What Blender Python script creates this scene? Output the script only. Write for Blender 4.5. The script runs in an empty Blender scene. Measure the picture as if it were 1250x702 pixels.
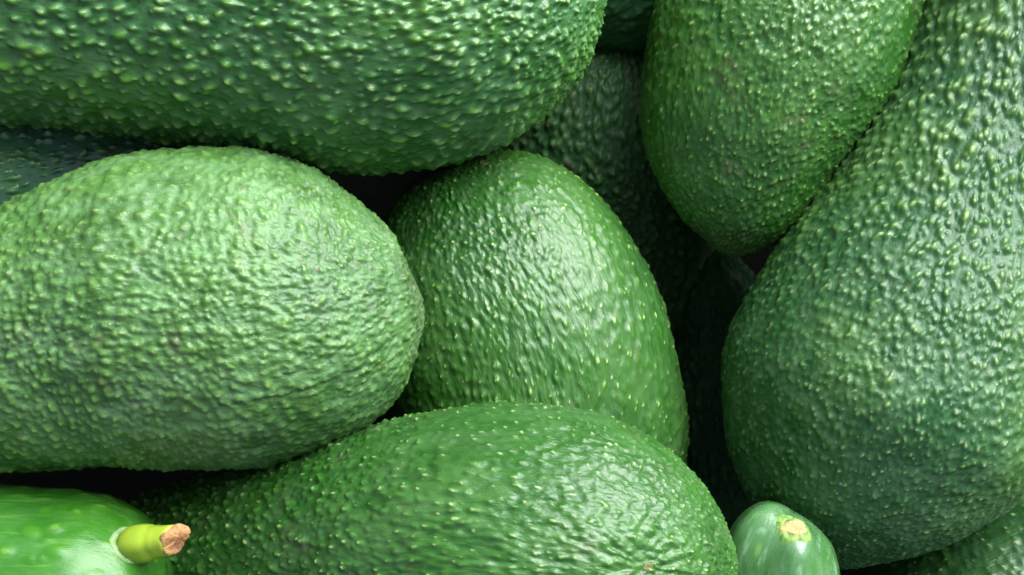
import bpy, bmesh, math, random
import numpy as np
from mathutils import Vector, Euler

# ------------------------------------------------------------------ camera, sky, sun, exposure
SC = bpy.context.scene
COL = SC.collection
U = 0.0002                      # one unit of the layout below is 0.2 mm
CAM_H = 1735.0                  # camera height above the middle of the pile, same units

cam_data = bpy.data.cameras.new('camera')
cam_data.lens = 50.0
cam_data.sensor_width = 36.05
cam_data.clip_start = 0.01
cam_data.clip_end = 50.0
cam = bpy.data.objects.new('camera', cam_data)
cam.location = (0, 0, CAM_H * U)
COL.objects.link(cam)
SC.camera = cam
cam_data.dof.use_dof = True
cam_data.dof.focus_distance = (CAM_H - 70) * U
cam_data.dof.aperture_fstop = 32.0

SUN_AZ = math.radians(37)       # clockwise from +Y
SUN_EL = math.radians(31)
world = bpy.data.worlds.new('World')
SC.world = world
world.use_nodes = True
wn = world.node_tree
sky = wn.nodes.new('ShaderNodeTexSky')
sky.sky_type = 'NISHITA'
sky.sun_disc = False
sky.sun_elevation = SUN_EL
sky.sun_rotation = SUN_AZ
sky.air_density = 1.0
sky.dust_density = 4.0
sky.ozone_density = 1.0
hs = wn.nodes.new('ShaderNodeHueSaturation')
hs.inputs['Saturation'].default_value = 0.55
wn.links.new(sky.outputs[0], hs.inputs['Color'])
wn.links.new(hs.outputs[0], wn.nodes['Background'].inputs['Color'])
wn.nodes['Background'].inputs['Strength'].default_value = 0.11

sun_data = bpy.data.lights.new('sun', 'SUN')
sun_data.energy = 5.0
sun_data.angle = math.radians(58)
sun_data.color = (0.88, 0.98, 1.0)
sun = bpy.data.objects.new('sun', sun_data)
sun.rotation_euler = (math.pi / 2 - SUN_EL, 0, math.pi - SUN_AZ)
d = Vector((math.sin(SUN_AZ) * math.cos(SUN_EL), math.cos(SUN_AZ) * math.cos(SUN_EL), math.sin(SUN_EL)))
sun.rotation_euler = d.to_track_quat('Z', 'Y').to_euler()
COL.objects.link(sun)

SC.view_settings.view_transform = 'Standard'
SC.view_settings.look = 'None'
SC.view_settings.exposure = 0.52
SC.view_settings.gamma = 1.0
SC.view_settings.use_curve_mapping = False

# ------------------------------------------------------------------ numeric helpers
_rs = np.random.RandomState(7)
_perm = _rs.permutation(256)
_perm = np.concatenate([_perm, _perm, _perm])
_grad = _rs.normal(size=(256, 3))
_grad /= np.linalg.norm(_grad, axis=1)[:, None]


def perlin(p):
    """gradient noise at points p (n,3), about -1..1"""
    i = np.floor(p).astype(np.int64)
    f = p - i
    i &= 255
    w = f * f * f * (f * (f * 6 - 15) + 10)
    out = np.zeros(len(p))
    for dx in (0, 1):
        wx = w[:, 0] if dx else 1 - w[:, 0]
        a = _perm[i[:, 0] + dx]
        for dy in (0, 1):
            wy = w[:, 1] if dy else 1 - w[:, 1]
            b = _perm[a + i[:, 1] + dy]
            for dz in (0, 1):
                wz = w[:, 2] if dz else 1 - w[:, 2]
                g = _grad[_perm[b + i[:, 2] + dz] & 255]
                out += wx * wy * wz * (g[:, 0] * (f[:, 0] - dx) + g[:, 1] * (f[:, 1] - dy) + g[:, 2] * (f[:, 2] - dz))
    return out * 1.6


def pchip(x, y, xq):
    h = np.diff(x)
    dl = np.diff(y) / h
    m = np.zeros(len(x))
    for k in range(1, len(x) - 1):
        if dl[k - 1] * dl[k] > 0:
            w1, w2 = 2 * h[k] + h[k - 1], h[k] + 2 * h[k - 1]
            m[k] = (w1 + w2) / (w1 / dl[k - 1] + w2 / dl[k])
    m[0] = 1.5 * dl[0] - 0.5 * m[1]
    m[-1] = 1.5 * dl[-1] - 0.5 * m[-2]
    j = np.clip(np.searchsorted(x, xq) - 1, 0, len(x) - 2)
    t = (xq - x[j]) / h[j]
    return ((1 + 2 * t) * (1 - t) ** 2 * y[j] + t * (1 - t) ** 2 * h[j] * m[j]
            + t * t * (3 - 2 * t) * y[j + 1] + t * t * (t - 1) * h[j] * m[j + 1])


def spline(x, y, xq):
    """natural cubic through (x, y), y (n,3)"""
    n = len(x)
    h = np.diff(x)
    A = np.zeros((n, n))
    R = np.zeros((n, y.shape[1]))
    A[0, 0] = A[-1, -1] = 1
    for k in range(1, n - 1):
        A[k, k - 1], A[k, k], A[k, k + 1] = h[k - 1], 2 * (h[k - 1] + h[k]), h[k]
        R[k] = 6 * ((y[k + 1] - y[k]) / h[k] - (y[k] - y[k - 1]) / h[k - 1])
    M = np.linalg.solve(A, R)
    j = np.clip(np.searchsorted(x, xq) - 1, 0, n - 2)
    a = ((x[j + 1] - xq) / h[j])[:, None]
    b = 1 - a
    hh = (h[j] ** 2 / 6)[:, None]
    return a * y[j] + b * y[j + 1] + ((a ** 3 - a) * M[j] + (b ** 3 - b) * M[j + 1]) * hh


def place(px, py, z):
    """layout position -> units: x right, y away, z up, seen from the camera height"""
    k = (CAM_H - z) / CAM_H
    return np.array([(px - 625.0) * k, (351.0 - py) * k, z])


# ------------------------------------------------------------------ the fruit surface
class Fruit:
    pass


def lerp_list(v, t):
    if np.isscalar(v):
        return np.full_like(t, v, dtype=float)
    return np.interp(t, np.linspace(0, 1, len(v)), v)


def grow(nodes, seed, d=12.0, amp=1.5, size=0.5, elong=1.3, wrinkle=0.8, wr_freq=0.09, wr_stretch=0.35,
         lump=1.2, lump_freq=0.02, coverage=1.0, step=2.3, ntheta=300, spike=0.0, ridge=0.0, dimple=None, facets=0.0,
         creases=()):
    """nodes: (x, y, z, radius) from the stem end to the blossom end, as seen from the camera."""
    rng = np.random.RandomState(seed)
    P = np.array([place(n[0], n[1], n[2]) for n in nodes])
    R = np.array([n[3] * (CAM_H - n[2]) / CAM_H for n in nodes])
    t = np.concatenate([[0], np.cumsum(np.linalg.norm(np.diff(P, axis=0), axis=1))])
    L = t[-1]
    # fine profile, resampled by meridian length, finer where the camera looks
    q = (1 - np.cos(np.linspace(0, math.pi, 3000))) / 2 * L
    r = np.sqrt(np.maximum(pchip(t, R * R, q), 0))
    c = spline(t, P, q)
    ds = np.hypot(np.linalg.norm(np.diff(c, axis=0), axis=1), np.diff(r))
    arc = np.concatenate([[0], np.cumsum(ds)])
    pxs = c[:, 0] * CAM_H / (CAM_H - c[:, 2]) + 625
    pys = 351 - c[:, 1] * CAM_H / (CAM_H - c[:, 2])
    out = np.maximum.reduce([-(pxs + 25), pxs - 1275, (-25 - pys) - r * 1.05, (pys - 727) - r * 1.05, np.zeros_like(pxs)])
    dens = np.where(out > 0, 0.14, 1.0)
    cum = np.concatenate([[0], np.cumsum(ds * (dens[1:] + dens[:-1]) / 2)])
    nr = int(cum[-1] / step)
    target = (np.arange(nr) + 0.5) / nr * cum[-1]
    q = np.interp(target, cum, q)
    arc_l = np.interp(q, (1 - np.cos(np.linspace(0, math.pi, 3000))) / 2 * L, arc)
    r = np.sqrt(np.maximum(pchip(t, R * R, q), 0))
    c = spline(t, P, q)
    # frames: e1 towards the viewer's side (+z), e2 sideways
    eps = L * 1e-3
    tan = spline(t, P, np.minimum(q + eps, L)) - spline(t, P, np.maximum(q - eps, 0))
    tan /= np.linalg.norm(tan, axis=1)[:, None]
    ref = np.array([0, 0, 1.0])
    e1 = ref[None] - tan * (tan @ ref)[:, None]
    e1 /= np.linalg.norm(e1, axis=1)[:, None]
    e2 = np.cross(tan, e1)
    ph = np.linspace(-math.pi, math.pi, ntheta, endpoint=False)
    th = ph - 0.62 * np.sin(ph)
    ct, st = np.cos(th), np.sin(th)
    sc = np.empty((nr, ntheta, 3))                  # straightened coordinates: along, and the two radial ones
    sc[..., 0] = arc_l[:, None]
    sc[..., 1] = r[:, None] * ct
    sc[..., 2] = r[:, None] * st
    flat = sc.reshape(-1, 3)
    tt = arc_l / arc_l[-1]
    # soft lumps and wrinkles
    off = rng.rand(3) * 90
    H = perlin(flat * lump_freq + off) * lump
    H += perlin(flat * np.array([0.0045, .006, .006]) + off + 7) * r.max() * 0.02
    wv = lerp_list(wrinkle, np.repeat(tt, ntheta))
    if np.max(wv) > 0:
        st3 = np.array([wr_stretch, 1, 1])
        w1 = perlin(flat * wr_freq * st3 + off + 3 + 0.6 * perlin(flat * 0.03 + off)[:, None])
        w2 = perlin(flat * wr_freq * 2.1 * st3 + off + 11)
        H += wv * ((1 - np.abs(w1) * 2.2) * 0.55 * (0.5 + ridge) + w1 * 0.5 + w2 * 0.42)
    H = H.reshape(nr, ntheta)
    # warts
    B = np.zeros((nr, ntheta))
    S = np.zeros((nr, ntheta))
    dmin = np.min(d) if not np.isscalar(d) else d
    pos = 3.0
    ampl, dl, sz, el = (lambda v: (lambda x: float(lerp_list(v, np.array([x]))[0]))), None, None, None
    fa, fd, fs, fe = ampl(amp), ampl(d), ampl(size), ampl(elong)
    thx = np.concatenate([th, [th[0] + 2 * math.pi]])
    tv = 0
    while pos < arc_l[-1] - 2:
        x = pos / arc_l[-1]
        dd = fd(x)
        rr = float(np.interp(pos, arc_l, r))
        n = int(2 * math.pi * rr / dd)
        pos += dd * 0.86 * max(1.0, fe(x) * 0.85)
        if n < 3:
            continue
        tv += 0.5
        for k in range(n):
            if rng.rand() > coverage:
                continue
            a0 = (k + (tv % 1) + rng.uniform(-.42, .42)) / n * 2 * math.pi - math.pi
            if abs(a0) > 2.05:
                continue
            l0 = pos + rng.uniform(-.5, .5) * dd * fe(x)
            big = rng.rand() ** 1.6
            a = dd * fs(x) * (0.62 + 0.75 * big)
            e = fe(x) * rng.uniform(0.75, 1.3)
            h = fa(x) * (0.45 + 0.9 * big)
            i0, i1 = np.searchsorted(arc_l, (l0 - a * e, l0 + a * e))
            if i1 - i0 < 1:
                continue
            dth = min(a / max(rr, 4), 1.2)
            j0, j1 = np.searchsorted(th, (a0 - dth, a0 + dth))
            if j1 - j0 < 1:
                continue
            sk = rng.uniform(-.5, .5)
            v = (arc_l[i0:i1] - l0) / (a * e)
            u = r[i0:i1, None] * (th[None, j0:j1] - a0) / a + sk * v[:, None]
            d2 = u ** 2 + v[:, None] ** 2
            kk = np.where(d2 < 1, (1 - d2) ** 2, 0)
            if spike > 0:
                kk = kk * (1 - spike) + spike * np.where(d2 < .4, (1 - d2 / .4) ** 2, 0)
            o = B[i0:i1, j0:j1]
            B[i0:i1, j0:j1] = np.maximum(o, h * kk) + 0.25 * np.minimum(o, h * kk)
            so = S[i0:i1, j0:j1]
            S[i0:i1, j0:j1] = np.maximum(so, np.where(d2 < .17, (1 - d2 / .17), 0) * (0.12 + 0.88 * rng.rand() ** 1.8))
    poleness = np.clip(r / 22.0, 0, 1)[:, None]
    disp = (H + B - np.mean(H + B)) * poleness
    cen = c[:, None, :]
    rad = ct[None, :, None] * e1[:, None, :] + st[None, :, None] * e2[:, None, :]
    base = cen + rad * r[:, None, None]
    # normals of the smooth fruit
    dr = np.gradient(r, q)
    nrm = rad - dr[:, None, None] * tan[:, None, :]
    nrm /= np.linalg.norm(nrm, axis=2)[..., None]
    if dimple:
        for (dx, dy, depth, reach, nrad, famp) in dimple:
            k = CAM_H / (CAM_H - base[..., 2])
            qx = base[..., 0] * k + 625 - dx
            qy = 351 - base[..., 1] * k - dy
            rho = np.hypot(qx, qy)
            front = nrm[..., 2] > 0
            an = np.arctan2(qy, qx)
            pn = perlin(np.stack([rho * .035, np.cos(an) * 1.5, np.sin(an) * 1.5], -1).reshape(-1, 3) + off).reshape(rho.shape)
            disp += np.where(front, -depth * np.exp(-(rho / (reach * .28)) ** 2)
                             + famp * np.cos(nrad * an + pn * 5) * np.exp(-((rho - reach * .45) / (reach * .5)) ** 2), 0)
            wgt = np.where(front, 1 - 0.75 * np.exp(-(rho / (reach * .5)) ** 2), 1)
            B *= wgt
    for (pts, depth, width) in creases:
        k = CAM_H / (CAM_H - base[..., 2])
        qx = base[..., 0] * k + 625
        qy = 351 - base[..., 1] * k
        best = np.full(qx.shape, 1e9)
        side = np.zeros(qx.shape)
        for (ax_, ay_), (bx_, by_) in zip(pts[:-1], pts[1:]):
            vx, vy = bx_ - ax_, by_ - ay_
            tq = np.clip(((qx - ax_) * vx + (qy - ay_) * vy) / (vx * vx + vy * vy), 0, 1)
            ddx, ddy = qx - ax_ - tq * vx, qy - ay_ - tq * vy
            dd_ = np.hypot(ddx, ddy)
            side = np.where(dd_ < best, np.sign(vx * ddy - vy * ddx), side)
            best = np.minimum(best, dd_)
        g = np.exp(-(best / width) ** 2) * (nrm[..., 2] > 0)
        disp += depth * (g * .35 * (1 - side) - g * g * .8)
    if facets:
        an = th[None, :] + np.zeros_like(r)[:, None]
        disp += facets * np.cos(5 * an + 0.8 + q[:, None] * .004) * np.clip(r / 60, 0, 1)[:, None]
    V = base + nrm * disp[..., None]
    top = np.concatenate([V.reshape(-1, 3), [c[0] - tan[0] * 0.2, c[-1] + tan[-1] * 0.2]])
    f = Fruit()
    f.nodes, f.V, f.N, f.base = nodes, V, nrm, base
    f.centre = c[len(c) // 2].copy()
    rel = (B / max(np.max(B), 1e-6)).reshape(-1)
    hw = np.clip((H / (np.std(H) * 4 + 1e-6)) + .5, 0, 1).reshape(-1)
    f.attr = {'relief': np.append(rel, [0, 0]), 'speck': np.append(S.reshape(-1), [0, 0]), 'height': np.append(hw, [.5, .5]),
              'along': np.append(np.repeat(tt, ntheta), [0, 1])}
    f.coord = np.concatenate([flat, [[0, 0, 0], [arc_l[-1], 0, 0]]])
    idx = np.arange(nr * ntheta).reshape(nr, ntheta)
    a, b = idx[:-1], idx[1:]
    quads = np.stack([a, np.roll(a, -1, 1), np.roll(b, -1, 1), b], -1).reshape(-1, 4)
    s0 = np.stack([np.full(ntheta, nr * ntheta), np.roll(idx[0], -1), idx[0]], -1)
    s1 = np.stack([np.full(ntheta, nr * ntheta + 1), idx[-1], np.roll(idx[-1], -1)], -1)
    f.verts, f.quads, f.tris = top, quads, np.concatenate([s0, s1])
    return f


def surface_point(f, px, py):
    """front-most point of the fruit under a layout position, with its normal"""
    k = CAM_H / (CAM_H - f.V[..., 2])
    dist = np.hypot(f.V[..., 0] * k + 625 - px, 351 - f.V[..., 1] * k - py)
    dist = np.where(f.N[..., 2] > 0, dist, 1e9)
    i = np.unravel_index(np.argmin(dist), dist.shape)
    return f.V[i], f.N[i]


def conform(V, f):
    """lay a small patch (verts V, built on the tangent plane at height h above it) onto the real surface of f"""
    P = f.V.reshape(-1, 3)
    Nn = f.N.reshape(-1, 3)
    ctr = V.mean(0)
    near = np.where(((P - ctr) ** 2).sum(1) < 70 ** 2)[0]
    P, Nn = P[near], Nn[near]
    out = V.copy()
    for i in range(len(V)):
        w = ((P - V[i]) ** 2).sum(1)
        o = np.argpartition(w, 6)[:6]
        ww = 1 / (w[o] + 1.0)
        ww /= ww.sum()
        b = (P[o] * ww[:, None]).sum(0)
        nn = (Nn[o] * ww[:, None]).sum(0)
        nn /= np.linalg.norm(nn)
        out[i] = V[i] - nn * ((V[i] - b) @ nn)
    return out


def patch(f, p, n, prof, up=(0.3, 1, .2), num=48, wob=.1, seed=0, squash=1.0):
    """a low scab that follows the skin: prof = rings of (height above the skin, radius, raggedness)"""
    rng = np.random.RandomState(seed)
    e1 = np.cross(n, up)
    e1 /= np.linalg.norm(e1)
    e2 = np.cross(n, e1)
    a = np.linspace(0, 2 * math.pi, num, endpoint=False)
    w = 1 + wob * (np.sin(a * 2 + seed) * .6 + np.sin(a * 3 + 1 + seed) * .5 + np.sin(a * 5 + 2 * seed) * .35) + rng.uniform(-.3, .3, num) * wob
    rows, hts = [], []
    for pr in prof:
        rows.append(p + (np.cos(a) * pr[1] * w)[:, None] * e1 + (np.sin(a) * pr[1] * w * squash)[:, None] * e2)
        hts.append(pr[0] + (pr[2] if len(pr) > 2 else 0) * rng.uniform(-1, 1, num))
    V = np.concatenate(rows + [p[None]])
    h = np.concatenate(hts + [[prof[-1][0]]])
    B0 = conform(V, f)
    nn = n[None] * np.ones((len(V), 1))
    V = B0 + nn * h[:, None]
    m = len(prof)
    idx = np.arange(m * num).reshape(m, num)
    A, Bq = idx[:-1], idx[1:]
    quads = np.stack([A, np.roll(A, -1, 1), np.roll(Bq, -1, 1), Bq], -1).reshape(-1, 4)
    tris = np.stack([np.full(num, m * num), idx[-1], np.roll(idx[-1], -1)], -1)
    return V, quads, tris


def mesh_from(name, verts, quads, tris, origin, attr=None, coord=None):
    me = bpy.data.meshes.new(name)
    nq, nt = len(quads), len(tris)
    me.vertices.add(len(verts))
    me.vertices.foreach_set('co', ((verts - origin) * U).astype(np.float32).ravel())
    me.loops.add(nq * 4 + nt * 3)
    me.loops.foreach_set('vertex_index', np.concatenate([quads.ravel(), tris.ravel()]).astype(np.int32))
    me.polygons.add(nq + nt)
    starts = np.concatenate([np.arange(nq) * 4, nq * 4 + np.arange(nt) * 3]).astype(np.int32)
    me.polygons.foreach_set('loop_start', starts)
    me.polygons.foreach_set('use_smooth', np.ones(nq + nt, dtype=bool))
    for k, v in (attr or {}).items():
        me.attributes.new(k, 'FLOAT', 'POINT').data.foreach_set('value', v.astype(np.float32))
    if coord is not None:
        me.attributes.new('skin_coord', 'FLOAT_VECTOR', 'POINT').data.foreach_set('vector', coord.astype(np.float32).ravel())
    me.update(calc_edges=True)
    me.validate()
    return me


# ------------------------------------------------------------------ materials
class NT:
    """short hand for building a node tree"""
    def __init__(self, name):
        self.m = bpy.data.materials.new(name)
        self.m.use_nodes = True
        self.t = self.m.node_tree
        self.b = self.t.nodes['Principled BSDF']

    def node(self, kind, **kw):
        n = self.t.nodes.new(kind)
        for k, v in kw.items():
            setattr(n, k, v)
        return n

    def put(self, sock, v):
        if isinstance(v, bpy.types.NodeSocket):
            self.t.links.new(v, sock)
        elif isinstance(v, (tuple, list)) and sock.type == 'RGBA' and len(v) == 3:
            sock.default_value = (*v, 1)
        else:
            sock.default_value = v

    def math(self, op, a, b=0.0, clamp=False):
        n = self.node('ShaderNodeMath', operation=op, use_clamp=clamp)
        self.put(n.inputs[0], a)
        self.put(n.inputs[1], b)
        return n.outputs[0]

    def mix(self, f, a, b):
        n = self.node('ShaderNodeMix', data_type='RGBA')
        self.put(n.inputs[0], f)
        self.put(n.inputs[6], a)
        self.put(n.inputs[7], b)
        return n.outputs[2]

    def attr(self, name, out='Fac'):
        n = self.node('ShaderNodeAttribute', attribute_name=name)
        return n.outputs[out]

    def scale(self, v, s, off=0.0):
        n = self.node('ShaderNodeVectorMath', operation='MULTIPLY_ADD')
        self.put(n.inputs[0], v)
        n.inputs[1].default_value = s
        n.inputs[2].default_value = (off, off * .7, off * 1.3)
        return n.outputs[0]

    def noise(self, v, detail=3.0, rough=0.55, dist=0.0):
        n = self.node('ShaderNodeTexNoise')
        self.put(n.inputs['Vector'], v)
        n.inputs['Scale'].default_value = 1.0
        n.inputs['Detail'].default_value = detail
        n.inputs['Roughness'].default_value = rough
        n.inputs['Distortion'].default_value = dist
        return n.outputs['Fac']

    def ramp(self, f, lo, hi):
        n = self.node('ShaderNodeMapRange', interpolation_type='SMOOTHSTEP')
        self.put(n.inputs[0], f)
        n.inputs[1].default_value = lo
        n.inputs[2].default_value = hi
        return n.outputs[0]


def skin(name, deep, tip, speck, bloom_sheen=(.20, .30, .24), bloom_sheen_amt=0.3, russet=0.0, rough=0.38, fine=0.25, fine_px=3.2,
         stretch=0.5, spec=0.75, speck_amt=0.8, streak=0.0, streak_col=(.3, .42, .2), dots=0.04, mott=0.35, height_amt=0.45,
         flecks=0.012, coat=0.0, bruise=0.0):
    T = NT(name)
    seed = sum(map(ord, name)) % 97
    co = T.attr('skin_coord', 'Vector')
    rel, sp, hg = T.attr('relief'), T.attr('speck'), T.attr('height')
    big = T.noise(T.scale(co, (.012, .016, .016), seed), 3.0, .6)
    mid = T.noise(T.scale(co, (.07 * stretch, .07, .07), seed + 3), 4.0, .62)
    fin = T.noise(T.scale(co, (1 / fine_px * stretch, 1 / fine_px, 1 / fine_px), seed + 5), 3.0, .6, 0.3)
    c = T.mix(T.ramp(rel, .08, .75), deep, tip)
    c = T.mix(T.math('MULTIPLY', T.ramp(hg, .35, .85), height_amt), c, tip)
    dark = tuple(x * .55 for x in deep)
    c = T.mix(T.math('MULTIPLY', T.ramp(big, .45, .72), mott), c, dark)
    c = T.mix(T.math('MULTIPLY', T.ramp(mid, .5, .75), mott), c, tip)
    # natural wax plus painted sky sheen, strongest in hollows, thinned on the warts
    bl = T.math('MULTIPLY', T.ramp(T.noise(T.scale(co, (.02, .03, .03), seed + 21), 5.0, .65), .36, .66), bloom_sheen_amt)
    bl = T.math('MULTIPLY', bl, T.math('SUBTRACT', 1.0, T.math('MULTIPLY', T.ramp(rel, .1, .6), .75)))
    c = T.mix(bl, c, bloom_sheen)
    if streak:
        s = T.noise(T.scale(co, (.006, .11, .11), seed + 9), 4.0, .6, .4)
        c = T.mix(T.math('MULTIPLY', T.ramp(s, .52, .72), streak), c, streak_col)
    c = T.mix(T.math('MULTIPLY', T.ramp(sp, .1, .8), speck_amt), c, speck)
    # tiny pale lenticels and brown corky spots, worn patches
    vn = T.node('ShaderNodeTexVoronoi')
    T.put(vn.inputs['Vector'], T.scale(co, (.055, .055, .055), seed))
    vn.inputs['Scale'].default_value = 1.0
    sep = T.node('ShaderNodeSeparateColor')
    T.t.links.new(vn.outputs['Color'], sep.inputs[0])
    pick = T.math('LESS_THAN', sep.outputs[0], dots)
    spot = T.math('MULTIPLY', pick, T.math('SUBTRACT', 1.0, T.ramp(vn.outputs['Distance'], .06, .2)))
    c = T.mix(T.math('MULTIPLY', spot, .8), c, (.11, .075, .035))
    v2 = T.node('ShaderNodeTexVoronoi')
    T.put(v2.inputs['Vector'], T.scale(co, (.03, .035, .035), seed + 31))
    v2.inputs['Scale'].default_value = 1.0
    sep2 = T.node('ShaderNodeSeparateColor')
    T.t.links.new(v2.outputs['Color'], sep2.inputs[0])
    fl = T.math('MULTIPLY', T.math('LESS_THAN', sep2.outputs[1], flecks), T.math('SUBTRACT', 1.0, T.ramp(v2.outputs['Distance'], .05, .13)))
    c = T.mix(T.math('MULTIPLY', fl, .85), c, (.62, .68, .70))
    if russet:
        rn = T.noise(T.scale(co, (.016, .02, .02), seed + 13), 6.0, .7)
        c = T.mix(T.math('MULTIPLY', T.ramp(rn, .57, .70), russet), c, (.12, .085, .055))
    if bruise:
        al = T.attr('along')
        bn = T.noise(T.scale(co, (.03, .03, .03), seed + 17), 5.0, .65)
        f = T.ramp(T.math('ADD', al, T.math('MULTIPLY', bn, .16)), .965, 1.05)
        c = T.mix(T.math('MULTIPLY', f, bruise), c, (.055, .055, .04))
    T.put(T.b.inputs['Base Color'], c)
    ro = T.math('ADD', rough - .08, T.math('MULTIPLY', mid, .2))
    T.put(T.b.inputs['Roughness'], T.math('ADD', ro, T.math('MULTIPLY', bl, .2)))
    T.b.inputs['Specular IOR Level'].default_value = spec
    T.b.inputs['Coat Weight'].default_value = coat
    T.b.inputs['Coat Roughness'].default_value = .12
    bp = T.node('ShaderNodeBump')
    bp.inputs['Strength'].default_value = fine
    bp.inputs['Distance'].default_value = fine_px * U * .55
    T.put(bp.inputs['Height'], T.math('ADD', fin, T.math('MULTIPLY', sp, .35)))
    T.put(T.b.inputs['Normal'], bp.outputs[0])
    return T.m


def plain(name, col_a, col_b, px=5.0, rough=.55, bump=.4, spec=.4, stretch=(1, 1, 1), sss=0.0):
    T = NT(name)
    tc = T.node('ShaderNodeTexCoord').outputs['Object']
    n = T.noise(T.scale(tc, tuple(s / (px * U) for s in stretch), 3.0), 5.0, .6)
    T.put(T.b.inputs['Base Color'], T.mix(T.ramp(n, .3, .7), col_a, col_b))
    T.b.inputs['Roughness'].default_value = rough
    T.b.inputs['Specular IOR Level'].default_value = spec
    T.b.inputs['Subsurface Weight'].default_value = sss
    T.b.inputs['Subsurface Scale'].default_value = .002
    bp = T.node('ShaderNodeBump')
    bp.inputs['Strength'].default_value = bump
    bp.inputs['Distance'].default_value = px * U * .4
    T.put(bp.inputs['Height'], n)
    T.put(T.b.inputs['Normal'], bp.outputs[0])
    return T.m


# ------------------------------------------------------------------ scene objects
def thing(name, label, cat, loc, group=None):
    o = bpy.data.objects.new(name, None)
    o.empty_display_size = .01
    o.location = loc
    o['label'] = label
    o['category'] = cat
    if group:
        o['group'] = group
    COL.objects.link(o)
    return o


def part(name, me, mat, parent):
    o = bpy.data.objects.new(name, me)
    me.materials.append(mat)
    o.parent = parent
    COL.objects.link(o)
    return o


FRUITS = {}


def avocado(key, label, nodes, mat, **kw):
    f = grow(nodes, **kw)
    root = thing('avocado', label, 'avocado', tuple(f.centre * U), 'avocados heaped in the pile')
    f.root = root
    part('skin', mesh_from('skin', f.verts, f.quads, f.tris, f.centre, f.attr, f.coord), mat, root)
    FRUITS[key] = f
    return f


def lathe(profile, axis, up, n=40, wob=0.0, seed=0, shear=None):
    """rings (offset along axis, radius) -> verts, quads, tris in units, around the origin"""
    rng = np.random.RandomState(seed)
    axis = np.array(axis, float) / np.linalg.norm(axis)
    e1 = np.cross(axis, up)
    e1 /= np.linalg.norm(e1)
    e2 = np.cross(axis, e1)
    a = np.linspace(0, 2 * math.pi, n, endpoint=False)
    ring = np.cos(a)[:, None] * e1 + np.sin(a)[:, None] * e2
    w = 1 + wob * np.sin(a * 3 + 1) * .5 + wob * np.sin(a * 5 + seed) * .5
    V = []
    for k, pr in enumerate(profile):
        o, r = pr[0], pr[1]
        jag = pr[2] if len(pr) > 2 else 0.0
        tilt = pr[3] if len(pr) > 3 else 0.0
        oo = o + jag * rng.uniform(-1, 1, n) + tilt * r * np.cos(a - (pr[4] if len(pr) > 4 else 0.0))
        V.append(axis[None] * oo[:, None] + ring * (r * w)[:, None])
    V = np.concatenate(V)
    m = len(profile)
    idx = np.arange(m * n).reshape(m, n)
    A, Bq = idx[:-1], idx[1:]
    quads = np.stack([A, np.roll(A, -1, 1), np.roll(Bq, -1, 1), Bq], -1).reshape(-1, 4)
    ends = np.array([V[:n].mean(0), V[-n:].mean(0)])
    V = np.concatenate([V, ends])
    t0 = np.stack([np.full(n, m * n), np.roll(idx[0], -1), idx[0]], -1)
    t1 = np.stack([np.full(n, m * n + 1), idx[-1], np.roll(idx[-1], -1)], -1)
    return V, quads, np.concatenate([t0, t1])


# ---- dark crate floor, with unseen walls added to keep low sun out underneath
def crate():
    m = plain('crate_board', (.0045, .006, .0045), (.008, .0095, .007), px=60, rough=.9, bump=.3, spec=.05, stretch=(.1, 1, 1))
    for name, size, loc in (('crate_floor', (2400, 1700, 40), (0, 0, -780)),
                            ('shade_wall', (2400, 40, 720), (0, 830, -400)), ('shade_wall', (2400, 40, 720), (0, -830, -400)),
                            ('shade_wall', (40, 1616, 720), (1180, 0, -400)), ('shade_wall', (40, 1616, 720), (-1180, 0, -400))):
        bm = bmesh.new()
        bmesh.ops.create_cube(bm, size=1.0)
        bmesh.ops.scale(bm, vec=[v * U for v in size], verts=bm.verts)
        bmesh.ops.bevel(bm, geom=bm.edges[:], offset=5 * U, segments=2, affect='EDGES')
        me = bpy.data.meshes.new(name)
        bm.to_mesh(me)
        bm.free()
        me.materials.append(m)
        o = bpy.data.objects.new(name, me)
        o.location = [v * U for v in loc]
        o['kind'] = 'structure'
        COL.objects.link(o)


crate()

# ---- the fruit
M = {}
M['knobbly'] = skin('knobbly_green_skin', (.020, .105, .018), (.085, .23, .022), (.36, .50, .18), bloom_sheen=(.11, .27, .10), bloom_sheen_amt=.5,
                    rough=.30, fine=.6, stretch=.5, dots=.03, spec=.65, speck_amt=.6, russet=.15)
M['pale'] = skin('pale_waxy_skin', (.032, .108, .020), (.10, .235, .04), (.28, .42, .12), bloom_sheen=(.17, .34, .14), bloom_sheen_amt=.5,
                 rough=.37, fine=.7, stretch=.8, dots=.13, russet=.45, speck_amt=.6, spec=.65, mott=.5, bruise=.4)
M['dotted'] = skin('dotted_green_skin', (.020, .096, .012), (.055, .17, .020), (.42, .56, .18), bloom_sheen=(.12, .22, .10), bloom_sheen_amt=.2,
                   rough=.30, fine=.7, stretch=.35, dots=.02, russet=.2, speck_amt=.9, spec=.6, bruise=.9)
M['shiny'] = skin('shiny_wrinkled_skin', (.021, .100, .012), (.058, .185, .022), (.42, .56, .20), bloom_sheen=(.12, .24, .10), bloom_sheen_amt=.22,
                  rough=.28, fine=.7, stretch=.5, dots=.05, russet=.35, spec=.6)
M['glossy'] = skin('glossy_smooth_skin', (.022, .15, .006), (.05, .20, .012), (.16, .36, .05), bloom_sheen=(.2, .34, .16), bloom_sheen_amt=.12,
                   rough=.28, fine=.25, stretch=.3, speck_amt=.5, streak=.4, streak_col=(.13, .33, .05), dots=0.03, coat=.04, spec=.5)
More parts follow.
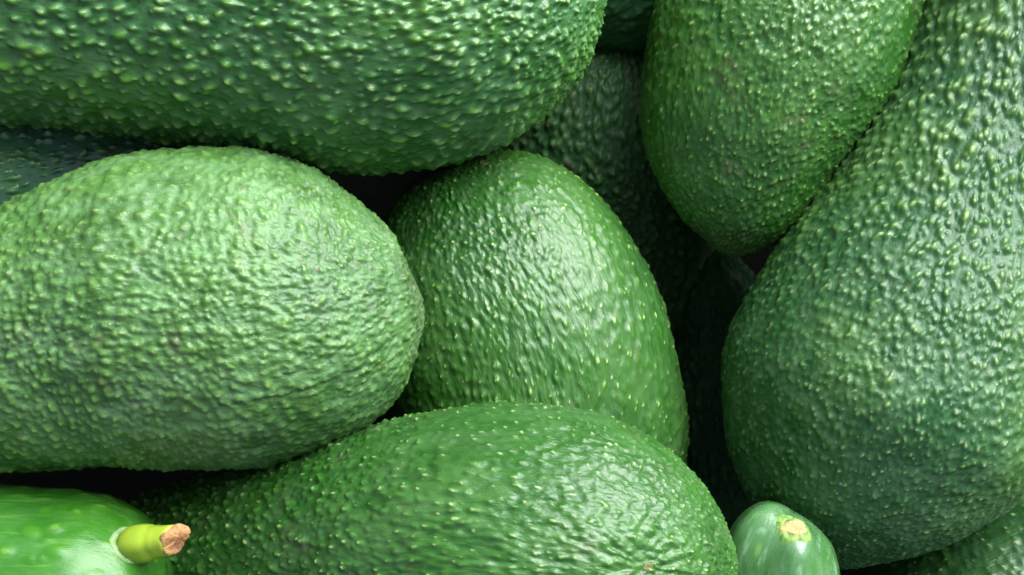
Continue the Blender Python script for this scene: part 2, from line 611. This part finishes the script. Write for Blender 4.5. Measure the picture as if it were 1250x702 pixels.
M['neck'] = skin('streaked_neck_skin', (.038, .15, .03), (.075, .23, .05), (.2, .36, .1), bloom_sheen=(.20, .36, .21), bloom_sheen_amt=.3,
                 rough=.22, fine=.2, stretch=.12, speck_amt=.4, streak=.65, streak_col=(.25, .41, .25), dots=0.02, coat=.3, spec=.9, russet=.2)  # waxy streaks, paled to put the neck's sheen into the colour
M['teal'] = skin('blue_green_warty_skin', (.016, .085, .020), (.085, .20, .03), (.34, .46, .18), bloom_sheen=(.09, .20, .085), bloom_sheen_amt=.5, speck_amt=.7, mott=.15, russet=.15,
                 rough=.36, fine=.6, stretch=.5, dots=.02, flecks=.05, spec=.55)
M['bright'] = skin('bright_specked_skin', (.022, .112, .013), (.078, .215, .022), (.46, .58, .17), bloom_sheen=(.12, .28, .08), bloom_sheen_amt=.3,
                   rough=.30, fine=.75, stretch=.45, dots=.05, russet=.4, spec=.8, bruise=.5)
M['dark'] = skin('dark_ripening_skin', (.024, .088, .024), (.07, .165, .04), (.13, .20, .08), bloom_sheen=(.05, .11, .05), bloom_sheen_amt=.4,
                 rough=.42, fine=.6, stretch=.7, dots=.15, russet=.6, spec=.35)  # dull green with dim specks, much russet and many brown dots
M['inky'] = skin('inky_green_skin', (.016, .085, .024), (.04, .13, .035), (.14, .23, .11), bloom_sheen=(.05, .12, .07), bloom_sheen_amt=.4,
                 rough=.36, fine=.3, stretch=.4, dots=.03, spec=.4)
M['glinted'] = skin('wet_dark_skin', (.045, .20, .055), (.17, .36, .12), (.42, .54, .34), bloom_sheen=(.09, .17, .19), bloom_sheen_amt=.5,
                rough=.2, fine=.3, stretch=.4, dots=.03, spec=1.0)  # base brightened for missing light; pale specks and blue tint paint in glints
M['black'] = skin('black_green_skin', (.010, .055, .020), (.03, .10, .03), (.06, .12, .05), bloom_sheen=(.02, .055, .03), bloom_sheen_amt=.3,
                  rough=.45, fine=.2, stretch=.4, dots=.03, spec=.18)  # gap shadow put into a near-black albedo and low gloss
M['under'] = skin('shaded_green_skin', (.010, .050, .010), (.028, .09, .014), (.28, .40, .12), bloom_sheen=(.06, .15, .07), bloom_sheen_amt=.25,
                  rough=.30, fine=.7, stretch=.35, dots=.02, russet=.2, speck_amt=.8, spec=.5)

avocado('A', 'large knobbly dark green avocado across the upper left with its blunt end pointing right',
        [(-330, 5, -30, 0), (-290, 5, -30, 70), (-200, 2, -25, 115), (-60, 0, -15, 143), (100, -5, -5, 163), (300, 3, 0, 186),
         (430, 10, 0, 199), (518, 4, 0, 196), (598, -19, 0, 174), (668, -43, 0, 133), (713, -58, 0, 75), (735, -65, 0, 0)],
        M['knobbly'], seed=1, ntheta=600, d=[18, 16, 12.5, 10], amp=[6.2, 6.2, 5.2, 3.6], size=.56, elong=[1.7, 1.6, 1.3, 1.0], wrinkle=[1.0, 1.2, 1.5], spike=.35, lump=1.0)
avocado('B', 'pale dull waxy green avocado in front at the middle left with lumpy skin',
        [(-330, 462, 30, 0), (-300, 461, 30, 60), (-200, 452, 35, 105), (-90, 438, 45, 132), (0, 424, 50, 154), (100, 398, 55, 174),
         (200, 380, 60, 193), (300, 376, 60, 194), (380, 373, 60, 177), (447, 363, 58, 137), (489, 352, 55, 78), (503, 348, 53, 41), (508, 346, 53, 0)],
        M['pale'], seed=2, ntheta=360, d=[11, 10.5, 9.5, 8], amp=[3.6, 3.6, 2.8, 1.9], size=.6, elong=1.05, wrinkle=[1.8, 2.0, 2.2], wr_freq=.10, wr_stretch=.7, lump=2.2, lump_freq=.025,
        creases=[([(270, 494), (300, 490), (350, 481), (400, 466)], 3.0, 6), ([(330, 462), (365, 452), (398, 440), (425, 418)], 2.2, 7), ([(120, 470), (160, 476), (215, 474)], 1.5, 8)])
avocado('C', 'egg shaped green avocado standing in the centre with rows of yellow dots, darker bruised top',
        [(700, 770, -285, 0), (698, 745, -272, 62), (690, 690, -240, 112), (678, 620, -195, 152), (660, 530, -148, 178), (640, 430, -126, 180),
         (600, 330, -124, 163), (565, 263, -126, 126), (544, 227, -128, 82), (533, 206, -129, 0)],
        M['dotted'], seed=33, d=[11, 11, 10, 9], amp=[2.27, 2.27, 2.10, 1.75], size=.45, elong=1.2, wrinkle=[2.2, 3.0, 3.0, 1.9], wr_freq=.10, wr_stretch=.45, spike=.3)
avocado('D', 'shiny green avocado lying along the bottom with wrinkles gathering round a small scar',
        [(85, 690, -190, 0), (105, 690, -180, 38), (150, 688, -158, 66), (210, 684, -118, 87), (300, 680, -45, 109), (400, 681, 40, 136),
         (520, 683, 110, 178), (620, 684, 145, 194), (700, 690, 156, 192), (776, 694, 158, 167), (845, 697, 158, 115), (886, 699, 158, 50), (898, 700, 158, 0)],
        M['shiny'], seed=4, ntheta=380, d=[17, 14, 9.5, 8.2], amp=[5.5, 4.0, 2.4, 1.5], size=.45, elong=1.2, wrinkle=[1.2, 2.0, 2.9, 3.2], wr_freq=.09, wr_stretch=.5, spike=.3,
        dimple=[(790, 692, 5, 90, 14, 1.1)])
fE = avocado('E', 'smooth glossy green avocado at the lower left corner with a yellow stem sticking out',
        [(209, 738, 70, 0), (196, 738, 70, 72), (168, 738, 72, 114), (120, 740, 75, 139), (50, 743, 75, 148), (-80, 750, 70, 162), (-220, 760, 65, 158),
         (-330, 765, 65, 100), (-370, 766, 65, 0)],
        M['glossy'], seed=5, d=22, amp=1.7, size=.48, elong=1.3, wrinkle=.25, wr_freq=.03, wr_stretch=.15, lump=.8, coverage=.5, facets=2.2)
fF = avocado('F', 'narrow smooth avocado neck at the bottom with a tan scar where its stem broke off',
        [(970, 625, 45, 0), (966, 632, 45, 38), (958, 651, 45, 58), (951, 678, 43, 68), (947, 720, 37, 77), (942, 820, 25, 110), (936, 930, 15, 125),
         (934, 1010, 10, 80), (934, 1040, 10, 0)],
        M['neck'], seed=6, d=24, amp=.4, size=.4, elong=1.6, wrinkle=.35, wr_freq=.05, wr_stretch=.1, lump=.6, coverage=.4, facets=3.5)
avocado('G', 'huge blue green pear shaped avocado at the right edge covered with raised warts',
        [(1300, -330, -85, 0), (1297, -300, -85, 55), (1285, -210, -85, 88), (1262, -100, -85, 98), (1240, 0, -85, 108), (1212, 110, -85, 121), (1168, 250, -85, 150),
         (1120, 380, -85, 189), (1078, 486, -85, 203), (1043, 574, -85, 167), (1022, 640, -85, 112), (1012, 680, -85, 44), (1009, 693, -85, 0)],
        M['teal'], seed=7, ntheta=460, d=[13.5, 13, 11.5, 9, 7.5], amp=[5.0, 5.0, 4.0, 2.3, 1.6], size=.62, elong=[1.7, 1.7, 1.4, 1.15, 1.0], wrinkle=[0.94, 1.22, 1.22, 1.08], wr_stretch=.4, spike=.3)
avocado('H', 'yellow specked green avocado hanging from the top, pointed end above a dark gap',
        [(1040, -370, -125, 0), (1035, -340, -125, 55), (1022, -240, -125, 100), (995, -100, -128, 143), (954, 45, -130, 158), (916, 150, -130, 138),
         (905, 222, -130, 106), (897, 277, -130, 67), (891, 303, -130, 25), (889, 312, -130, 0)],
        M['bright'], seed=8, d=[10, 10, 9, 8], amp=[2.9, 2.9, 2.4, 1.8], size=.48, elong=1.2, wrinkle=[3.0, 3.2, 2.6, 1.6], wr_freq=.08, wr_stretch=.45, spike=.3)
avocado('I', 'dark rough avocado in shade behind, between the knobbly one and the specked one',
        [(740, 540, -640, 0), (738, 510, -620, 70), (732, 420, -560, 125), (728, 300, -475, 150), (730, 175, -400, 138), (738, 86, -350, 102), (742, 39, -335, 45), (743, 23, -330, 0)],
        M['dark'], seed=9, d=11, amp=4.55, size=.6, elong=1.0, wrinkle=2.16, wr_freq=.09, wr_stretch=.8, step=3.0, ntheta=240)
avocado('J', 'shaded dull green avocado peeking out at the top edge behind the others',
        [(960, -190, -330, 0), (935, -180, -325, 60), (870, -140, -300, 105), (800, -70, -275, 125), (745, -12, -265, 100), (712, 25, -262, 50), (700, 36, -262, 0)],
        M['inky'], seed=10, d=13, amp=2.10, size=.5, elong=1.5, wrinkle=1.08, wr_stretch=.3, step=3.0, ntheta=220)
avocado('K', 'shaded glossy avocado wedged at the left edge under the knobbly one',
        [(-260, 260, -150, 0), (-235, 258, -150, 50), (-140, 248, -148, 88), (-20, 228, -145, 96), (90, 215, -145, 92), (190, 205, -150, 74), (245, 200, -155, 40), (266, 199, -155, 0)],
        M['glinted'], seed=11, d=13, amp=4.0, size=.42, elong=1.4, wrinkle=0.47, spike=.3, step=2.6, ntheta=240)
avocado('L', 'heavily shaded avocado deep in the gap below the pointed end of the specked one',
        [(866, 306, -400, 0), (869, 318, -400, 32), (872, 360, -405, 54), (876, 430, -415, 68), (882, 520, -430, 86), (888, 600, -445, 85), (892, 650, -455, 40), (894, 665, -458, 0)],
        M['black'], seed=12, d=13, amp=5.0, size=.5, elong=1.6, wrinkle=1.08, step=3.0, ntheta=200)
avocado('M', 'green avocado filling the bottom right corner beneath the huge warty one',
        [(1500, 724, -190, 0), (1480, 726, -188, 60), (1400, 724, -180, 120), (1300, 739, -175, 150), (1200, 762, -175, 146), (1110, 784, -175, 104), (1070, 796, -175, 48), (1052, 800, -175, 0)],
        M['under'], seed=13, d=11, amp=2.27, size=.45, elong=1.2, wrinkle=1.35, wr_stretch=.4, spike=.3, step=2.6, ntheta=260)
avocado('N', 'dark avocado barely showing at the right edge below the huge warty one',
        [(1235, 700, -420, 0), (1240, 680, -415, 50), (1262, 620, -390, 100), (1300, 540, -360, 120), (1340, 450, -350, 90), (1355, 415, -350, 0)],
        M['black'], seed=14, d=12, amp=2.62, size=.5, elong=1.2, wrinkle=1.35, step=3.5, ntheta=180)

# ---- stem of the glossy fruit
p, n = surface_point(fE, 161, 663)
ax = np.array([.80, .15, .40])
stem_m = plain('yellow_stem', (.42, .54, .04), (.32, .47, .04), px=26, rough=.36, bump=.12, sss=.1)
cut_m = plain('cut_stem_wood', (.40, .17, .065), (.56, .31, .15), px=5, rough=.85, bump=.9, spec=.2)
ring_m = plain('pale_collar', (.16, .31, .09), (.34, .44, .22), px=8, rough=.5, bump=.4)
org = p - n * 2
prof = [(-8, 20), (0, 23.6), (4, 25.0), (10, 25.8), (18, 26.0), (27, 25.4), (33, 24.2), (38, 22.6), (43, 21.6), (47, 21.9), (51, 21.2), (58, 20.6), (66, 20.2, .2, .20, 2.6), (73, 19.6, .4, .38, 2.6)]
V, q_, t_ = lathe(prof, ax, (0, 0, 1), n=64, wob=.05, seed=3)
V *= .83
stem_o = part('stem', mesh_from('stem', V + org, q_, t_, fE.centre), stem_m, fE.root)
tip = [(64, 18.0, 0, .38, 2.6), (74.5, 20.0, .4, .42, 2.6), (77, 19.2, .9, .5, 2.6), (79.5, 16.5, 1.8, .75, 2.6), (82, 12.5, 2.2, 1.0, 2.6), (84, 7.5, 2.4, 1.2, 2.6), (85, 3.0, 2.0, 1.3, 2.6)]
V, q_, t_ = lathe(tip, ax, (0, 0, 1), n=64, wob=.10, seed=5)
V *= .83
part('cut_tip', mesh_from('cut_tip', V + org, q_, t_, fE.centre), cut_m, stem_o)
V, q_, t_ = patch(fE, p, n, [(-1.5, 27), (.1, 25, .3), (1.0, 23.5, .4), (1.4, 22, .4), (.8, 19), (-2, 15)], num=64, wob=.06, seed=2)
part('stem_collar', mesh_from('stem_collar', V, q_, t_, fE.centre), ring_m, fE.root)

# ---- scar where the stem of the narrow one broke off
p, n = surface_point(fF, 970, 643)
scar_m = plain('dry_stem_scar', (.44, .29, .12), (.55, .43, .21), px=7, rough=.85, bump=.9, spec=.2)
rim_m = plain('scar_rim', (.07, .22, .04), (.30, .42, .10), px=9, rough=.5, bump=.5)
V, q_, t_ = patch(fF, p, n, [(-2, 27), (.2, 24, .4), (1.3, 20, .6), (1.6, 17, .6), (.3, 14, .4), (-1.5, 11)], num=64, wob=.2, seed=4, squash=.8)
sc_o = part('scar_rim', mesh_from('scar_rim', V, q_, t_, fF.centre), rim_m, fF.root)
V, q_, t_ = patch(fF, p, n, [(-1, 16), (1.8, 15, .6), (1.0, 11, .6), (.7, 7, .5), (.9, 3, .3)], num=48, wob=.26, seed=6, squash=.7)
part('stem_scar', mesh_from('stem_scar', V, q_, t_, fF.centre), scar_m, sc_o)

# ---- blossom-end scars
blo_m = plain('blossom_scar', (.07, .075, .025), (.17, .18, .06), px=4, rough=.75, bump=.6)
for key, px, py, rr in (('D', 790, 692, 5.0), ('B', 500, 350, 7.0), ('H', 886, 296, 5.0), ('C', 590, 199, 6.0)):
    f = FRUITS[key]
    p, n = surface_point(f, px, py)
    dz = 0.3
    V, q_, t_ = patch(f, p, n, [(-3, rr * 1.3), (.2, rr, .2), (.9, rr * .75, .3), (.3, rr * .4, .3), (-.4, rr * .15)], num=24, wob=.25, seed=len(key) + int(rr))
    part('blossom_scar', mesh_from('blossom_scar', V + n * dz, q_, t_, f.centre), blo_m, f.root)
